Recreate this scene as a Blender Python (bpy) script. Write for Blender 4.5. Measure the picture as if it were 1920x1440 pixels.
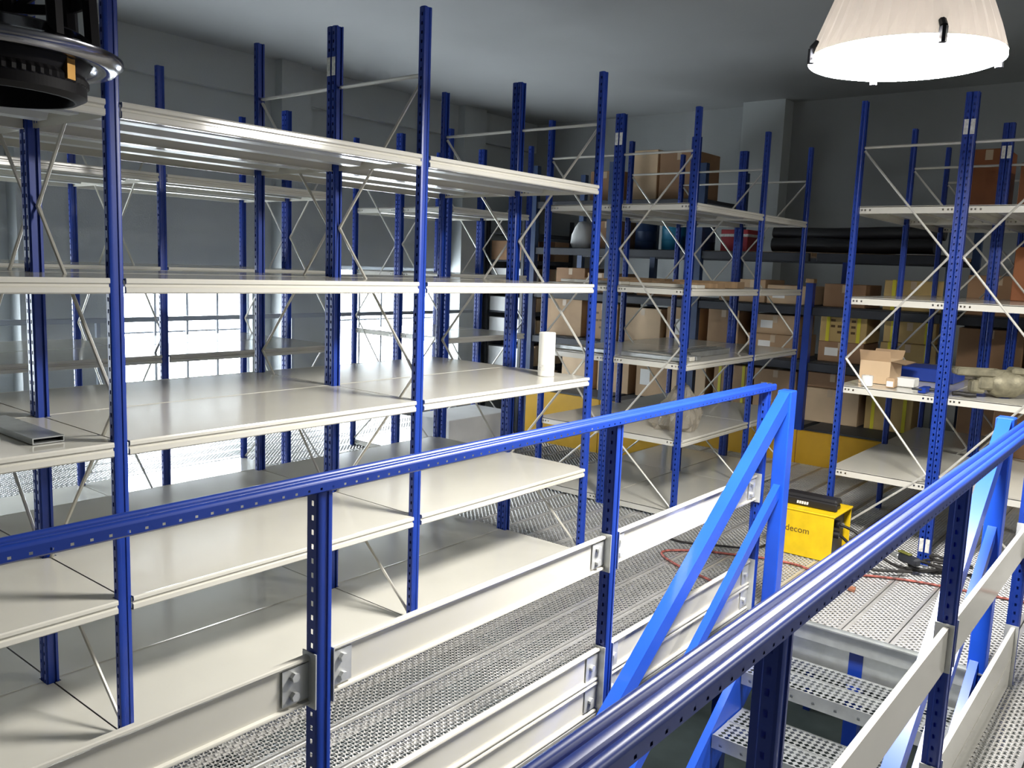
import bpy, math, random
from mathutils import Vector, Matrix

random.seed(7)
for o in list(bpy.data.objects):
    bpy.data.objects.remove(o)
SC = bpy.context.scene
COL = SC.collection
PI = math.pi

# ------------------------------------------------------------------ camera
CAMPOS = Vector((-2.34724, -2.44117, 1.53932))
YAW, PITCH, ROLL, FPX = 0.67585, -0.13729, 0.03842, 1606.668
_f = Vector((math.cos(PITCH) * math.cos(YAW), math.cos(PITCH) * math.sin(YAW), math.sin(PITCH)))
_r0 = _f.cross(Vector((0, 0, 1))).normalized()
_u0 = _r0.cross(_f)
_r = math.cos(ROLL) * _r0 + math.sin(ROLL) * _u0
_u = -math.sin(ROLL) * _r0 + math.cos(ROLL) * _u0
cam = bpy.data.cameras.new('camera')
cam.sensor_width = 36.0
cam.sensor_fit = 'HORIZONTAL'
cam.lens = FPX / 1920 * 36.0
cam.clip_start = 0.05
camo = bpy.data.objects.new('camera', cam)
COL.objects.link(camo)
camo.matrix_world = Matrix(((_r.x, _u.x, -_f.x, CAMPOS.x), (_r.y, _u.y, -_f.y, CAMPOS.y),
                            (_r.z, _u.z, -_f.z, CAMPOS.z), (0, 0, 0, 1)))
SC.camera = camo

# ------------------------------------------------------------------ world, light levels, exposure
WORLD_STRENGTH = 0.35
WINDOW_STRENGTH = 19.0         # daylight coming through the milky window panes
LAMP_STRENGTH = 215.0          # lit high-bay lamp
w = bpy.data.worlds.new('world')
SC.world = w
w.use_nodes = True
w.node_tree.nodes['Background'].inputs[0].default_value = (0.75, 0.88, 1.0, 1)
w.node_tree.nodes['Background'].inputs[1].default_value = WORLD_STRENGTH
vs = SC.view_settings
vs.view_transform = 'Standard'
vs.look = 'None'
vs.exposure = 0.2
vs.gamma = 1.0
vs.use_curve_mapping = False
cy = SC.cycles
cy.use_denoising = True
cy.max_bounces = 6
cy.diffuse_bounces = 4
cy.glossy_bounces = 2
cy.transparent_max_bounces = 6
cy.caustics_reflective = False
cy.caustics_refractive = False
cy.use_adaptive_sampling = True
cy.adaptive_threshold = 0.1
cy.adaptive_min_samples = 16

# ------------------------------------------------------------------ materials
MATS = {}


def mat(name, col, rough=0.5, metal=0.0, noise=0.0, nscale=8.0, bump=0.0, bscale=60.0, emit=None, spec=0.5, stretch=None, coat=0.0):
    if name in MATS:
        return MATS[name]
    m = bpy.data.materials.new(name)
    m.use_nodes = True
    nt = m.node_tree
    b = nt.nodes['Principled BSDF']
    b.inputs['Base Color'].default_value = (*col, 1)
    b.inputs['Roughness'].default_value = rough
    b.inputs['Metallic'].default_value = metal
    b.inputs['Specular IOR Level'].default_value = spec
    b.inputs['Coat Weight'].default_value = coat
    if emit:
        b.inputs['Emission Color'].default_value = (*emit[0], 1)
        b.inputs['Emission Strength'].default_value = emit[1]
    if noise or bump:
        tc = nt.nodes.new('ShaderNodeTexCoord')
        mp = nt.nodes.new('ShaderNodeMapping')
        if stretch:
            mp.inputs['Scale'].default_value = stretch
        nt.links.new(tc.outputs['Object'], mp.inputs['Vector'])
    if noise:
        n = nt.nodes.new('ShaderNodeTexNoise')
        n.inputs['Scale'].default_value = nscale
        n.inputs['Detail'].default_value = 5
        nt.links.new(mp.outputs['Vector'], n.inputs['Vector'])
        r = nt.nodes.new('ShaderNodeValToRGB')
        r.color_ramp.elements[0].position = 0.3
        r.color_ramp.elements[1].position = 0.75
        r.color_ramp.elements[0].color = (*[c * (1 - noise) for c in col], 1)
        r.color_ramp.elements[1].color = (*[min(1, c * (1 + noise)) for c in col], 1)
        nt.links.new(n.outputs['Fac'], r.inputs['Fac'])
        nt.links.new(r.outputs['Color'], b.inputs['Base Color'])
    if bump:
        n2 = nt.nodes.new('ShaderNodeTexNoise')
        n2.inputs['Scale'].default_value = bscale
        n2.inputs['Detail'].default_value = 3
        nt.links.new(mp.outputs['Vector'], n2.inputs['Vector'])
        bp = nt.nodes.new('ShaderNodeBump')
        bp.inputs['Strength'].default_value = bump
        bp.inputs['Distance'].default_value = 0.01
        nt.links.new(n2.outputs['Fac'], bp.inputs['Height'])
        nt.links.new(bp.outputs['Normal'], b.inputs['Normal'])
    MATS[name] = m
    return m


mat('blue', (0.008, 0.040, 0.30), 0.37, noise=0.12, nscale=5, spec=0.5)
mat('stair_blue', (0.012, 0.078, 0.56), 0.32, noise=0.08, nscale=6)
mat('cream', (0.65, 0.63, 0.56), 0.12, noise=0.03, nscale=3, spec=0.5)
mat('galv', (0.56, 0.58, 0.57), 0.36, metal=0.75, noise=0.12, nscale=14)
mat('deck', (0.72, 0.71, 0.69), 0.38, metal=0.7, noise=0.10, nscale=9)
mat('zinc', (0.62, 0.63, 0.62), 0.4, metal=0.4, noise=0.1, nscale=20)
mat('under', (0.50, 0.51, 0.48), 0.35, metal=0.25)
mat('brace', (0.62, 0.60, 0.54), 0.4, metal=0.35)
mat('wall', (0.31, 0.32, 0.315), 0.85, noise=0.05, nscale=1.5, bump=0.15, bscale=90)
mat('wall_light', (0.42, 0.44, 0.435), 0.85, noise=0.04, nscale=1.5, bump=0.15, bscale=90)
mat('ceiling', (0.32, 0.325, 0.32), 0.9, noise=0.06, nscale=0.8, bump=0.1, bscale=40)
mat('concrete', (0.13, 0.16, 0.15), 0.7, noise=0.25, nscale=2.5)
mat('white_frame', (0.55, 0.58, 0.62), 0.5)
mat('pane', (0.8, 0.85, 0.9), 0.6, emit=((0.85, 0.935, 1.0), WINDOW_STRENGTH))
mat('grey_rail', (0.30, 0.33, 0.37), 0.5)
mat('black', (0.012, 0.011, 0.012), 0.45)
mat('dark_steel', (0.018, 0.02, 0.027), 0.55, noise=0.2, nscale=6)
mat('dark_deck', (0.045, 0.05, 0.058), 0.6, noise=0.15, nscale=6)
mat('yellow', (0.62, 0.34, 0.012), 0.5, noise=0.08, nscale=5)
mat('welder_yellow', (0.78, 0.52, 0.01), 0.42, noise=0.10, nscale=16, bump=0.06)
mat('ink', (0.10, 0.05, 0.01), 0.6)
mat('white', (0.82, 0.81, 0.78), 0.5)
mat('sticker', (0.78, 0.77, 0.72), 0.55, noise=0.25, nscale=70)
mat('paper', (0.85, 0.83, 0.78), 0.7)
mat('card_a', (0.42, 0.27, 0.15), 0.8, noise=0.10, nscale=5)
mat('card_b', (0.50, 0.34, 0.20), 0.8, noise=0.10, nscale=5)
mat('card_c', (0.33, 0.19, 0.10), 0.8, noise=0.12, nscale=5)
mat('card_d', (0.62, 0.45, 0.28), 0.8, noise=0.08, nscale=5)
mat('card_yellow', (0.52, 0.36, 0.14), 0.8, noise=0.10, nscale=5)
mat('carton_white', (0.72, 0.72, 0.70), 0.7, noise=0.06, nscale=5)
mat('tape', (0.55, 0.42, 0.28), 0.3)
mat('strap', (0.70, 0.62, 0.03), 0.5)
mat('red', (0.42, 0.02, 0.03), 0.45)
mat('cyan', (0.03, 0.25, 0.42), 0.4)
mat('navy', (0.015, 0.04, 0.11), 0.5)
mat('wood', (0.38, 0.25, 0.14), 0.65, noise=0.2, nscale=6, stretch=(1, 6, 1))
mat('rust_panel', (0.30, 0.10, 0.03), 0.6, noise=0.2, nscale=5)
mat('chrome', (0.20, 0.20, 0.22), 0.18, metal=1.0)
mat('lamp_black', (0.006, 0.005, 0.006), 0.6, spec=0.2)
mat('orange_glint', (0.45, 0.25, 0.07), 0.3, metal=0.8)  # orange reflection on the unlit lamp, put into the clip colour
mat('lens', (1, 1, 1), 0.3, emit=((1.0, 0.972, 0.92), LAMP_STRENGTH))
mat('cast_metal', (0.24, 0.22, 0.15), 0.55, metal=0.4, noise=0.3, nscale=25, bump=0.2, bscale=80)
mat('cable', (0.015, 0.013, 0.012), 0.55)
mat('red_cord', (0.33, 0.085, 0.065), 0.55, noise=0.75, nscale=45)
mat('offcut', (0.27, 0.11, 0.06), 0.7)
mat('olive', (0.12, 0.12, 0.02), 0.6)


def acrylic():
    m = bpy.data.materials.new('acrylic')
    m.use_nodes = True
    nt = m.node_tree
    nt.nodes.remove(nt.nodes['Principled BSDF'])
    out = nt.nodes['Material Output']
    t = nt.nodes.new('ShaderNodeBsdfTranslucent')
    t.inputs[0].default_value = (0.62, 0.56, 0.50, 1)
    d = nt.nodes.new('ShaderNodeBsdfPrincipled')
    d.inputs['Base Color'].default_value = (0.42, 0.39, 0.37, 1)
    d.inputs['Roughness'].default_value = 0.3
    mx = nt.nodes.new('ShaderNodeMixShader')
    mx.inputs[0].default_value = 0.9932
    nt.links.new(t.outputs[0], mx.inputs[1])
    nt.links.new(d.outputs[0], mx.inputs[2])
    nt.links.new(mx.outputs[0], out.inputs[0])
    MATS['acrylic'] = m


def plastic_film():
    m = bpy.data.materials.new('film')
    m.use_nodes = True
    nt = m.node_tree
    nt.nodes.remove(nt.nodes['Principled BSDF'])
    out = nt.nodes['Material Output']
    tr = nt.nodes.new('ShaderNodeBsdfTransparent')
    tr.inputs[0].default_value = (0.86, 0.84, 0.80, 1)
    d = nt.nodes.new('ShaderNodeBsdfPrincipled')
    d.inputs['Base Color'].default_value = (0.55, 0.50, 0.42, 1)
    d.inputs['Roughness'].default_value = 0.2
    mx = nt.nodes.new('ShaderNodeMixShader')
    mx.inputs[0].default_value = 0.38
    nt.links.new(tr.outputs[0], mx.inputs[1])
    nt.links.new(d.outputs[0], mx.inputs[2])
    nt.links.new(mx.outputs[0], out.inputs[0])
    MATS['film'] = m


acrylic()
plastic_film()


# ------------------------------------------------------------------ mesh builder
class MB:
    def __init__(self):
        self.v = []
        self.f = []

    def box(self, x0, x1, y0, y1, z0, z1):
        b = len(self.v)
        self.v += [(x0, y0, z0), (x1, y0, z0), (x1, y1, z0), (x0, y1, z0), (x0, y0, z1), (x1, y0, z1), (x1, y1, z1), (x0, y1, z1)]
        self.f += [tuple(b + i for i in q) for q in ((0, 3, 2, 1), (4, 5, 6, 7), (0, 1, 5, 4), (1, 2, 6, 5), (2, 3, 7, 6), (3, 0, 4, 7))]
        return self

    def bbox(self, x0, x1, y0, y1, z0, z1, c):
        """box with chamfered edges"""
        b = len(self.v)
        X, Y, Z = (x0, x1), (y0, y1), (z0, z1)
        idx = {}
        for i in (0, 1):
            for j in (0, 1):
                for k in (0, 1):
                    sx, sy, sz = (1 - 2 * i) * c, (1 - 2 * j) * c, (1 - 2 * k) * c
                    for ax, p in (('x', (X[i], Y[j] + sy, Z[k] + sz)), ('y', (X[i] + sx, Y[j], Z[k] + sz)), ('z', (X[i] + sx, Y[j] + sy, Z[k]))):
                        idx[(i, j, k, ax)] = len(self.v)
                        self.v.append(p)
        g = lambda *a: idx[a]
        F = []
        for i in (0, 1):
            q = [g(i, 0, 0, 'x'), g(i, 1, 0, 'x'), g(i, 1, 1, 'x'), g(i, 0, 1, 'x')]
            F.append(q if i else q[::-1])
            q = [g(0, i, 0, 'y'), g(1, i, 0, 'y'), g(1, i, 1, 'y'), g(0, i, 1, 'y')]
            F.append(q[::-1] if i else q)
            q = [g(0, 0, i, 'z'), g(1, 0, i, 'z'), g(1, 1, i, 'z'), g(0, 1, i, 'z')]
            F.append(q if i else q[::-1])
        for a in (0, 1):
            for c2 in (0, 1):
                F.append([g(0, a, c2, 'y'), g(1, a, c2, 'y'), g(1, a, c2, 'z'), g(0, a, c2, 'z')])
                F.append([g(a, 0, c2, 'x'), g(a, 1, c2, 'x'), g(a, 1, c2, 'z'), g(a, 0, c2, 'z')])
                F.append([g(a, c2, 0, 'x'), g(a, c2, 1, 'x'), g(a, c2, 1, 'y'), g(a, c2, 0, 'y')])
        for i in (0, 1):
            for j in (0, 1):
                for k in (0, 1):
                    F.append([g(i, j, k, 'x'), g(i, j, k, 'y'), g(i, j, k, 'z')])
        self.f += [tuple(q) for q in F]
        return self

    def tube(self, p, q, r, n=8, r2=None, cap=True):
        p, q = Vector(p), Vector(q)
        d = (q - p).normalized()
        a = d.orthogonal().normalized()
        c = d.cross(a)
        b = len(self.v)
        r2 = r if r2 is None else r2
        for P, R in ((p, r), (q, r2)):
            for i in range(n):
                t = 2 * PI * i / n
                self.v.append(tuple(P + R * (math.cos(t) * a + math.sin(t) * c)))
        for i in range(n):
            j = (i + 1) % n
            self.f.append((b + i, b + j, b + n + j, b + n + i))
        if cap:
            self.f.append(tuple(b + i for i in range(n))[::-1])
            self.f.append(tuple(b + n + i for i in range(n)))
        return self

    def path(self, pts, r, n=6):
        """swept tube along points"""
        P = [Vector(p) for p in pts]
        b = len(self.v)
        up = Vector((0, 0, 1))
        for i, p in enumerate(P):
            d = (P[min(i + 1, len(P) - 1)] - P[max(i - 1, 0)]).normalized()
            a = d.cross(up)
            if a.length < 1e-4:
                a = Vector((1, 0, 0))
            a.normalize()
            c = a.cross(d)
            for k in range(n):
                t = 2 * PI * k / n
                self.v.append(tuple(p + r * (math.cos(t) * a + math.sin(t) * c)))
        for i in range(len(P) - 1):
            for k in range(n):
                j = (k + 1) % n
                self.f.append((b + i * n + k, b + i * n + j, b + (i + 1) * n + j, b + (i + 1) * n + k))
        self.f.append(tuple(b + k for k in range(n))[::-1])
        self.f.append(tuple(b + (len(P) - 1) * n + k for k in range(n)))
        return self

    def prism(self, prof, axis, a0, a1, closed=True):
        """extrude a 2-D profile along an axis. axis x: prof=(y,z); y: (x,z); z: (x,y)"""
        b = len(self.v)
        n = len(prof)
        for a in (a0, a1):
            for (s, t) in prof:
                self.v.append((a, s, t) if axis == 'x' else (s, a, t) if axis == 'y' else (s, t, a))
        for i in range(n if closed else n - 1):
            j = (i + 1) % n
            self.f.append((b + i, b + j, b + n + j, b + n + i))
        if closed:
            self.f.append(tuple(b + i for i in range(n))[::-1])
            self.f.append(tuple(b + n + i for i in range(n)))
        return self

    def lathe(self, prof, n=32, c=(0, 0, 0), closed=False, wob=None):
        b = len(self.v)
        m = len(prof)
        for i in range(n):
            t = 2 * PI * i / n
            for k, (r, z) in enumerate(prof):
                rr = r * (wob(i, k) if wob else 1)
                self.v.append((c[0] + rr * math.cos(t), c[1] + rr * math.sin(t), c[2] + z))
        for i in range(n):
            j = (i + 1) % n
            for k in range(m if closed else m - 1):
                l = (k + 1) % m
                self.f.append((b + i * m + k, b + j * m + k, b + j * m + l, b + i * m + l))
        return self

    def quad(self, a, b_, c, d):
        b = len(self.v)
        self.v += [tuple(a), tuple(b_), tuple(c), tuple(d)]
        self.f.append((b, b + 1, b + 2, b + 3))
        return self

    def holes(self, org, U, V, us, rows, holecols):
        """sheet in the plane org+u*U+v*V, columns us, rows [(v0,v1,is_hole)], hole cells in columns holecols left out"""
        org, U, V = Vector(org), Vector(U), Vector(V)
        for (v0, v1, h) in rows:
            if h:
                for i in range(len(us) - 1):
                    if i in holecols:
                        continue
                    self.quad(org + us[i] * U + v0 * V, org + us[i + 1] * U + v0 * V, org + us[i + 1] * U + v1 * V, org + us[i] * U + v1 * V)
            else:
                self.quad(org + us[0] * U + v0 * V, org + us[-1] * U + v0 * V, org + us[-1] * U + v1 * V, org + us[0] * U + v1 * V)
        return self

    def mesh(self, name, m=None, smooth=None):
        me = bpy.data.meshes.new(name)
        me.from_pydata(self.v, [], self.f)
        if m:
            me.materials.append(MATS[m])
        if smooth:
            me.polygons.foreach_set('use_smooth', [True] * len(me.polygons))
            me.set_sharp_from_angle(angle=math.radians(smooth))
        me.update()
        return me

    def build(self, name, m, parent=None, smooth=None, loc=None):
        return put(name, self.mesh(name, m, smooth), parent, loc)


def put(name, me, parent=None, loc=None, rot=None):
    o = bpy.data.objects.new(name, me)
    COL.objects.link(o)
    if parent:
        o.parent = parent
    if loc:
        o.location = loc
    if rot:
        o.rotation_euler = rot
    return o


def tag(o, label, cat=None, group=None, kind=None):
    o['label'] = label
    if cat:
        o['category'] = cat
    if group:
        o['group'] = group
    if kind:
        o['kind'] = kind
    return o


def thing(name, label, cat, loc=(0, 0, 0), group=None, rotz=0):
    o = bpy.data.objects.new(name, None)
    COL.objects.link(o)
    o.location = loc
    o.rotation_euler = (0, 0, rotz)
    return tag(o, label, cat, group)


def struct(o):
    o['kind'] = 'structure'
    return o


def rows_of(L, pitch, h, start):
    rows = []
    z = 0.0
    p = start
    while p + h < L - 0.01:
        rows.append((z, p, False))
        rows.append((p, p + h, True))
        z = p + h
        p += pitch
    rows.append((z, L, False))
    return rows


# ------------------------------------------------------------------ the room
ZC = 3.34          # ceiling
ZG = -2.6          # ground floor below the mezzanine
YW, XB = 4.6, 6.67  # window wall, far wall
YR, XN = -6.0, -6.5


def boxes(L):
    m = MB()
    for b in L:
        m.box(*b)
    return m


struct(boxes([(XN - .2, XB + .2, YR - .2, YW + .2, ZG - .2, ZG)]).build('floor_ground', 'concrete'))
struct(boxes([(XN - .2, XB + .2, YR - .2, YW + .2, ZC, ZC + .2)]).build('ceiling', 'ceiling'))
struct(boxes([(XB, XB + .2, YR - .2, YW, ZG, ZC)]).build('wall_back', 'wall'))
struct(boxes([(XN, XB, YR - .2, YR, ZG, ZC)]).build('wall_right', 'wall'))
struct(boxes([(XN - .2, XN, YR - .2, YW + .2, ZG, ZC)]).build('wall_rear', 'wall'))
# window wall with four openings
WINS = [(-2.9, -1.35, 0.28, 1.36), (-1.15, 0.06, 0.28, 1.36), (1.17, 2.45, 0.28, 1.37), (3.47, 5.12, 0.28, 1.47)]
wl = []
x = XN
for (a, b, z0, z1) in WINS:
    wl += [(x, a, YW, YW + .2, ZG, ZC), (a, b, YW, YW + .2, ZG, z0), (a, b, YW, YW + .2, z1, ZC)]
    x = b
wl.append((x, XB + .2, YW, YW + .2, ZG, ZC))
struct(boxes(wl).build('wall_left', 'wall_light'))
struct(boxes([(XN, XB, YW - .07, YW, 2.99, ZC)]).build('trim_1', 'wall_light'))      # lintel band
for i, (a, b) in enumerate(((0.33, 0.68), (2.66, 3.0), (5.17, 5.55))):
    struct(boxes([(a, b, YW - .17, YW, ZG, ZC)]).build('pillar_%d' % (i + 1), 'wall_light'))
struct(boxes([(XB - .22, XB, 1.16, 1.62, ZG, ZC)]).build('pillar_4', 'wall_light'))
for i, (a, b, z0, z1) in enumerate(WINS):
    fr = MB()
    t = .035
    y0, y1 = YW + .06, YW + .12
    fr.box(a, a + t, y0, y1, z0, z1).box(b - t, b, y0, y1, z0, z1).box(a + t, b - t, y0, y1, z0, z0 + t).box(a + t, b - t, y0, y1, z1 - t, z1)
    win = struct(fr.build('window_%d' % (i + 1), 'white_frame'))
    n = 4 if i < 3 else 5
    xs = [a + t + (b - a - 2 * t) * k / n for k in range(n + 1)]
    zs = [z0 + t, z0 + t + (z1 - z0 - 2 * t) * .52, z1 - t]
    for k in range(1, n):
        MB().box(xs[k] - .012, xs[k] + .012, YW + .05, YW + .10, z0 + t, z1 - t).build('mullion', 'white_frame', win)
    MB().box(a + t, b - t, YW + .06, YW + .10, zs[1] - .008, zs[1] + .008).build('mullion', 'white_frame', win)
    for k in range(n):
        for j in range(2):
            MB().box(xs[k] + .009, xs[k + 1] - .009, YW + .085, YW + .093, zs[j] + .009, zs[j + 1] - .009).build('pane', 'pane', win)

# ------------------------------------------------------------------ mezzanine deck of perforated steel planks
PW = 0.2


def plank_mesh(L):
    m = MB()
    mar = .016
    p = .0168
    n = int(round((PW - .006 - 2 * mar) / p))
    py = (PW - .006 - 2 * mar) / n
    k = int(round((L - .004) / p))
    px = (L - .004) / k
    y00, x00 = .003 + mar, .002
    grid = {}

    def vid(i, j):
        if (i, j) not in grid:
            grid[(i, j)] = len(m.v)
            m.v.append((x00 + i * px, y00 + j * py, 0))
        return grid[(i, j)]
    for i in range(k):
        for j in range(n):
            c = [vid(i, j), vid(i + 1, j), vid(i + 1, j + 1), vid(i, j + 1)]
            cx, cy = x00 + (i + .5) * px, y00 + (j + .5) * py
            rx, ry = .43 * px, .43 * py
            b = len(m.v)
            up = .0035 if (i + j) % 2 else -.002
            m.v += [(cx, cy - ry, 0), (cx + rx, cy, up), (cx, cy + ry, 0), (cx - rx, cy, up)]
            m.f += [(c[0], c[1], b), (c[1], c[2], b + 1), (c[2], c[3], b + 2), (c[3], c[0], b + 3),
                    (c[0], b, b + 3), (c[1], b + 1, b), (c[2], b + 2, b + 1), (c[3], b + 3, b + 2)]
    ya, yb = .003, PW - .003
    x1 = L
    # margins, end strips, folded sides
    m.quad((0, ya, .001), (x1, ya, .001), (x1, y00, 0), (0, y00, 0))
    m.quad((0, PW - y00, 0), (x1, PW - y00, 0), (x1, yb, .001), (0, yb, .001))
    m.quad((0, y00, 0), (x00, y00, 0), (x00, PW - y00, 0), (0, PW - y00, 0))
    m.quad((L - .002, y00, 0), (L, y00, 0), (L, PW - y00, 0), (L - .002, PW - y00, 0))
    m.box(0, L, ya, ya + .003, -.045, .003)
    m.box(0, L, yb - .003, yb, -.045, .003)
    m.quad((0, ya, -.045), (L, ya, -.045), (L, ya + .02, -.045), (0, ya + .02, -.045))
    m.quad((0, yb - .02, -.045), (L, yb - .02, -.045), (L, yb, -.045), (0, yb, -.045))
    return m.mesh('deck_plank', 'deck')


LA, LB = 1.125, .97
pm = {LA: plank_mesh(LA), LB: plank_mesh(LB)}
XE = 1.40                       # deck edge at the head of the stairs
SY0, SY1 = -1.95, -.95          # stairwell
SX0 = XE - 3 * LA
sub = MB()
# joists under the deck (galvanised), fascia around the stairwell
for xj in [XE - 3.6 * LA, SX0 - .06, XE + .06, XE + LA, 3.65 - .06, 4.62 - .05]:
    y1 = 4.25 if xj < 3.7 else 1.05
    sub.box(xj - .03, xj + .03, -2.75, y1, -.17, -.047)
for xj in (XE - LA, XE - 2 * LA):
    sub.box(xj - .03, xj + .03, -2.75, SY0 - .05, -.17, -.047)
    sub.box(xj - .03, xj + .03, SY1 + .05, 4.25, -.17, -.047)
fl = struct(sub.build('floor', 'galv'))
tag(fl, 'galvanised mezzanine floor of perforated steel planks around the stairwell')
nb = int(round((4.25 + 2.75) / PW))
for j in range(nb):
    y = -2.75 + j * PW
    segs = [(XE - (k + 1) * LA, LA) for k in range(4)] + [(XE, LA), (XE + LA, LA)]
    if y < 1.0:
        segs.append((3.65, LB))
    for (x0, L) in segs:
        if SY0 - .01 < y < SY1 - .01 and SX0 - .01 < x0 < XE - .01:
            continue
        put('deck_plank', pm[L], fl, (x0, y, 0))
# fascia at the stair head: upper channel, lower beam set back
m = MB()
m.box(XE - .004, XE + .003, SY0, SY1, -.085, .004).box(XE - .02, XE - .004, SY0, SY1, -.012, -.006)
m.build('edge_channel', 'galv', fl)
MB().box(XE + .02, XE + .05, SY0 - .1, SY1 + .1, -.21, -.095).build('edge_beam', 'galv', fl)
# perforated edge angle along both long sides of the stairwell
for (yy, sgn) in ((SY1 - .004, 1), (SY0 + .004, -1)):
    m = MB()
    rr = []
    xx = 0.0
    L = XE - SX0
    p = .05
    while p < L - .03:
        rr += [(xx, p, False), (p, p + .014, True)]
        xx = p + .014
        p += .075
    rr.append((xx, L, False))
    m.holes((SX0, yy, -.10), (0, 0, 1), (1, 0, 0), [0, .03, .044, .10], rr, {1})
    m.build('edge_angle', 'galv', fl)
    MB().box(SX0, XE, yy + sgn * .02, yy + sgn * .05, -.25, -.105).build('edge_beam', 'cream', fl)
for (px, py) in ((-.55, -.90), (.38, -.90), (1.445, -1.42), (1.3, -.86), (-1.7, -.90), (.38, -2.03), (3.5, 1.0), (3.5, 4.1), (1.3, 4.1), (-1., 4.1)):
    MB().box(px - .028, px + .028, py - .03, py + .03, ZG, -.17 if px != 1.445 else -.09).build('support_column', 'blue', fl)

# ------------------------------------------------------------------ shelving racks
UW, UD = .043, .031       # upright section
_up = {}


def upright_mesh(L, matname='blue', UW=UW, UD=UD):
    key = (round(L, 3), matname)
    if key in _up:
        return _up[key]
    m = MB()
    w2, d2 = UW / 2, UD / 2
    # front face towards -Y with a shallow centre groove and rounded corners
    prof = [(-w2, -d2 + .007), (-w2 + .002, -d2 + .002), (-w2 + .007, -d2), (-.008, -d2), (-.006, -d2 + .003), (.006, -d2 + .003), (.008, -d2),
            (w2 - .007, -d2), (w2 - .002, -d2 + .002), (w2, -d2 + .007)]
    m.prism(prof, 'z', 0, L, closed=False)
    rows = rows_of(L, .0335, .012, .02)
    us = [-d2 + .007, -.006, .001, .006]
    for s in (-1, 1):
        m.holes((s * w2, 0, 0), (0, 1, 0), (0, 0, 1), us, rows, {1})
        m.prism([(s * w2, .006), (s * (w2 - .004), .009), (s * (w2 - .004), d2), (s * (w2 - .012), d2)], 'z', 0, L, closed=False)
    if L > 2:  # inner sheets added to block light so the slots show dark
        m.quad((-w2 + .004, .008, 0), (w2 - .004, .008, 0), (w2 - .004, .008, L), (-w2 + .004, .008, L))
        m.quad((0, -d2 + .003, 0), (0, .007, 0), (0, .007, L), (0, -d2 + .003, L))
    _up[key] = m.mesh('upright', matname, smooth=40)
    return _up[key]


def frame_braces(rack, x, ya, yb, outer, H=2.5):
    """zigzag bracing of one end frame; 'outer' is the aisle-side y"""
    inner = yb if outer == ya else ya
    s = 1 if inner > outer else -1
    yo, yi = outer + s * .018, inner - s * .018
    zs = [2.245, 1.67, 1.09, .50, .07]
    ends = [yo, yi, yo, yi, yo]
    zs[0] = 2.235
    MB().tube((x, yo, 2.252), (x, yi, 2.252), .0075, 6).build('brace', 'brace', rack, smooth=50)
    for k in range(4):
        m = MB()
        p, q = Vector((x + .004, ends[k], zs[k])), Vector((x + .004, ends[k + 1], zs[k + 1]))
        d = (q - p).normalized()
        m.tube(p + d * .012, q - d * .012, .0062, 6)
        for e, sg in ((p, 1), (q, -1)):
            m.tube(e, e + sg * d * .045, .008, 6, r2=.0062)
        m.build('brace', 'brace', rack, smooth=50)


def lip_prof(y, s, z):
    """stepped front edge of a shelf; s=-1 faces -Y"""
    P = [(0, 0), (.004, .001), (.0065, -.004), (.0065, -.013), (-.002, -.017), (-.002, -.023), (.0045, -.026), (.0045, -.040), (.0, -.044), (-.012, -.044), (-.012, -.041), (-.006, -.041), (-.006, -.002)]
    return [(y + s * a, z + b) for a, b in P]


def make_shelf(rack, x0, x1, ya, yb, z, front, last=False, first=False):
    """shelf tray of one bay between frame planes x0,x1, row between post centres ya<yb; front='lo'/'hi' aisle side"""
    px = UW / 2 + .002
    pl = MB()
    t = .006
    lo, hi = (ya - .016, yb + .009) if front == ya else (ya - .009, yb + .016)
    pl.box(x0 + .003, x1 - .003, ya + .018, yb - .018, z - t, z)
    pl.box(x0 + px, x1 - px, lo, ya + .018, z - t, z)
    pl.box(x0 + px, x1 - px, yb - .018, hi, z - t, z)
    sh = pl.build('shelf_panel', 'cream', rack)
    st = MB()                                        # hat stiffeners underneath
    for fy in (.30, .70):
        yc = ya + (yb - ya) * fy
        st.prism([(yc - .045, z - t), (yc - .03, z - .03), (yc + .03, z - .03), (yc + .045, z - t), (yc + .042, z - t - .0005), (yc, z - t - .0005), (yc - .042, z - t - .0005)], 'x', x0 + .03, x1 - .03)
    st.build('stiffener', 'under', sh)
    for y, s in ((lo, -1), (hi, 1)):
        MB().prism(lip_prof(y, s, z), 'x', x0 + px, x1 - px).build('shelf_edge', 'cream', sh)
    for x in (x0 + .003, x1 - .003):                 # end aprons with bolt holes
        m = MB()
        w = yb - ya - .036
        us = [-.040, -.026, -.016, -.002]
        hs = [.012, .03, .055, w - .055, w - .03, w - .012]
        rr = []
        p = 0
        for h in hs:
            rr += [(p, h - .0045, False), (h - .0045, h + .0045, True)]
            p = h + .0045
        rr.append((p, w, False))
        m.holes((x, ya + .018, z), (0, 0, 1), (0, 1, 0), us, rr, {1})
        m.build('end_apron', 'cream', sh)
    return sh


def make_rack(label, xs, ya, yb, outer, bays, H=2.5, gap_posts=()):
    """xs frame planes; bays = list of (i, [levels])"""
    rack = thing('shelving_rack', label, 'shelving', (0, 0, 0), 'rows of blue and cream shelving')
    um = upright_mesh(H)
    for x in xs:
        for y, inward in ((ya, 0), (yb, 1)):
            put('upright', um, rack, (x, y, 0.0), (0, 0, PI * inward))
            fp = MB().box(x - .03, x + .03, y - .015, y + .015, .0045, .0085)
            fp.build('foot_plate', 'galv', rack)
        frame_braces(rack, x, ya, yb, outer)
    for (i, levels) in bays:
        for z in levels:
            make_shelf(rack, xs[i], xs[i + 1], ya, yb, z, outer)
    return rack


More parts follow.
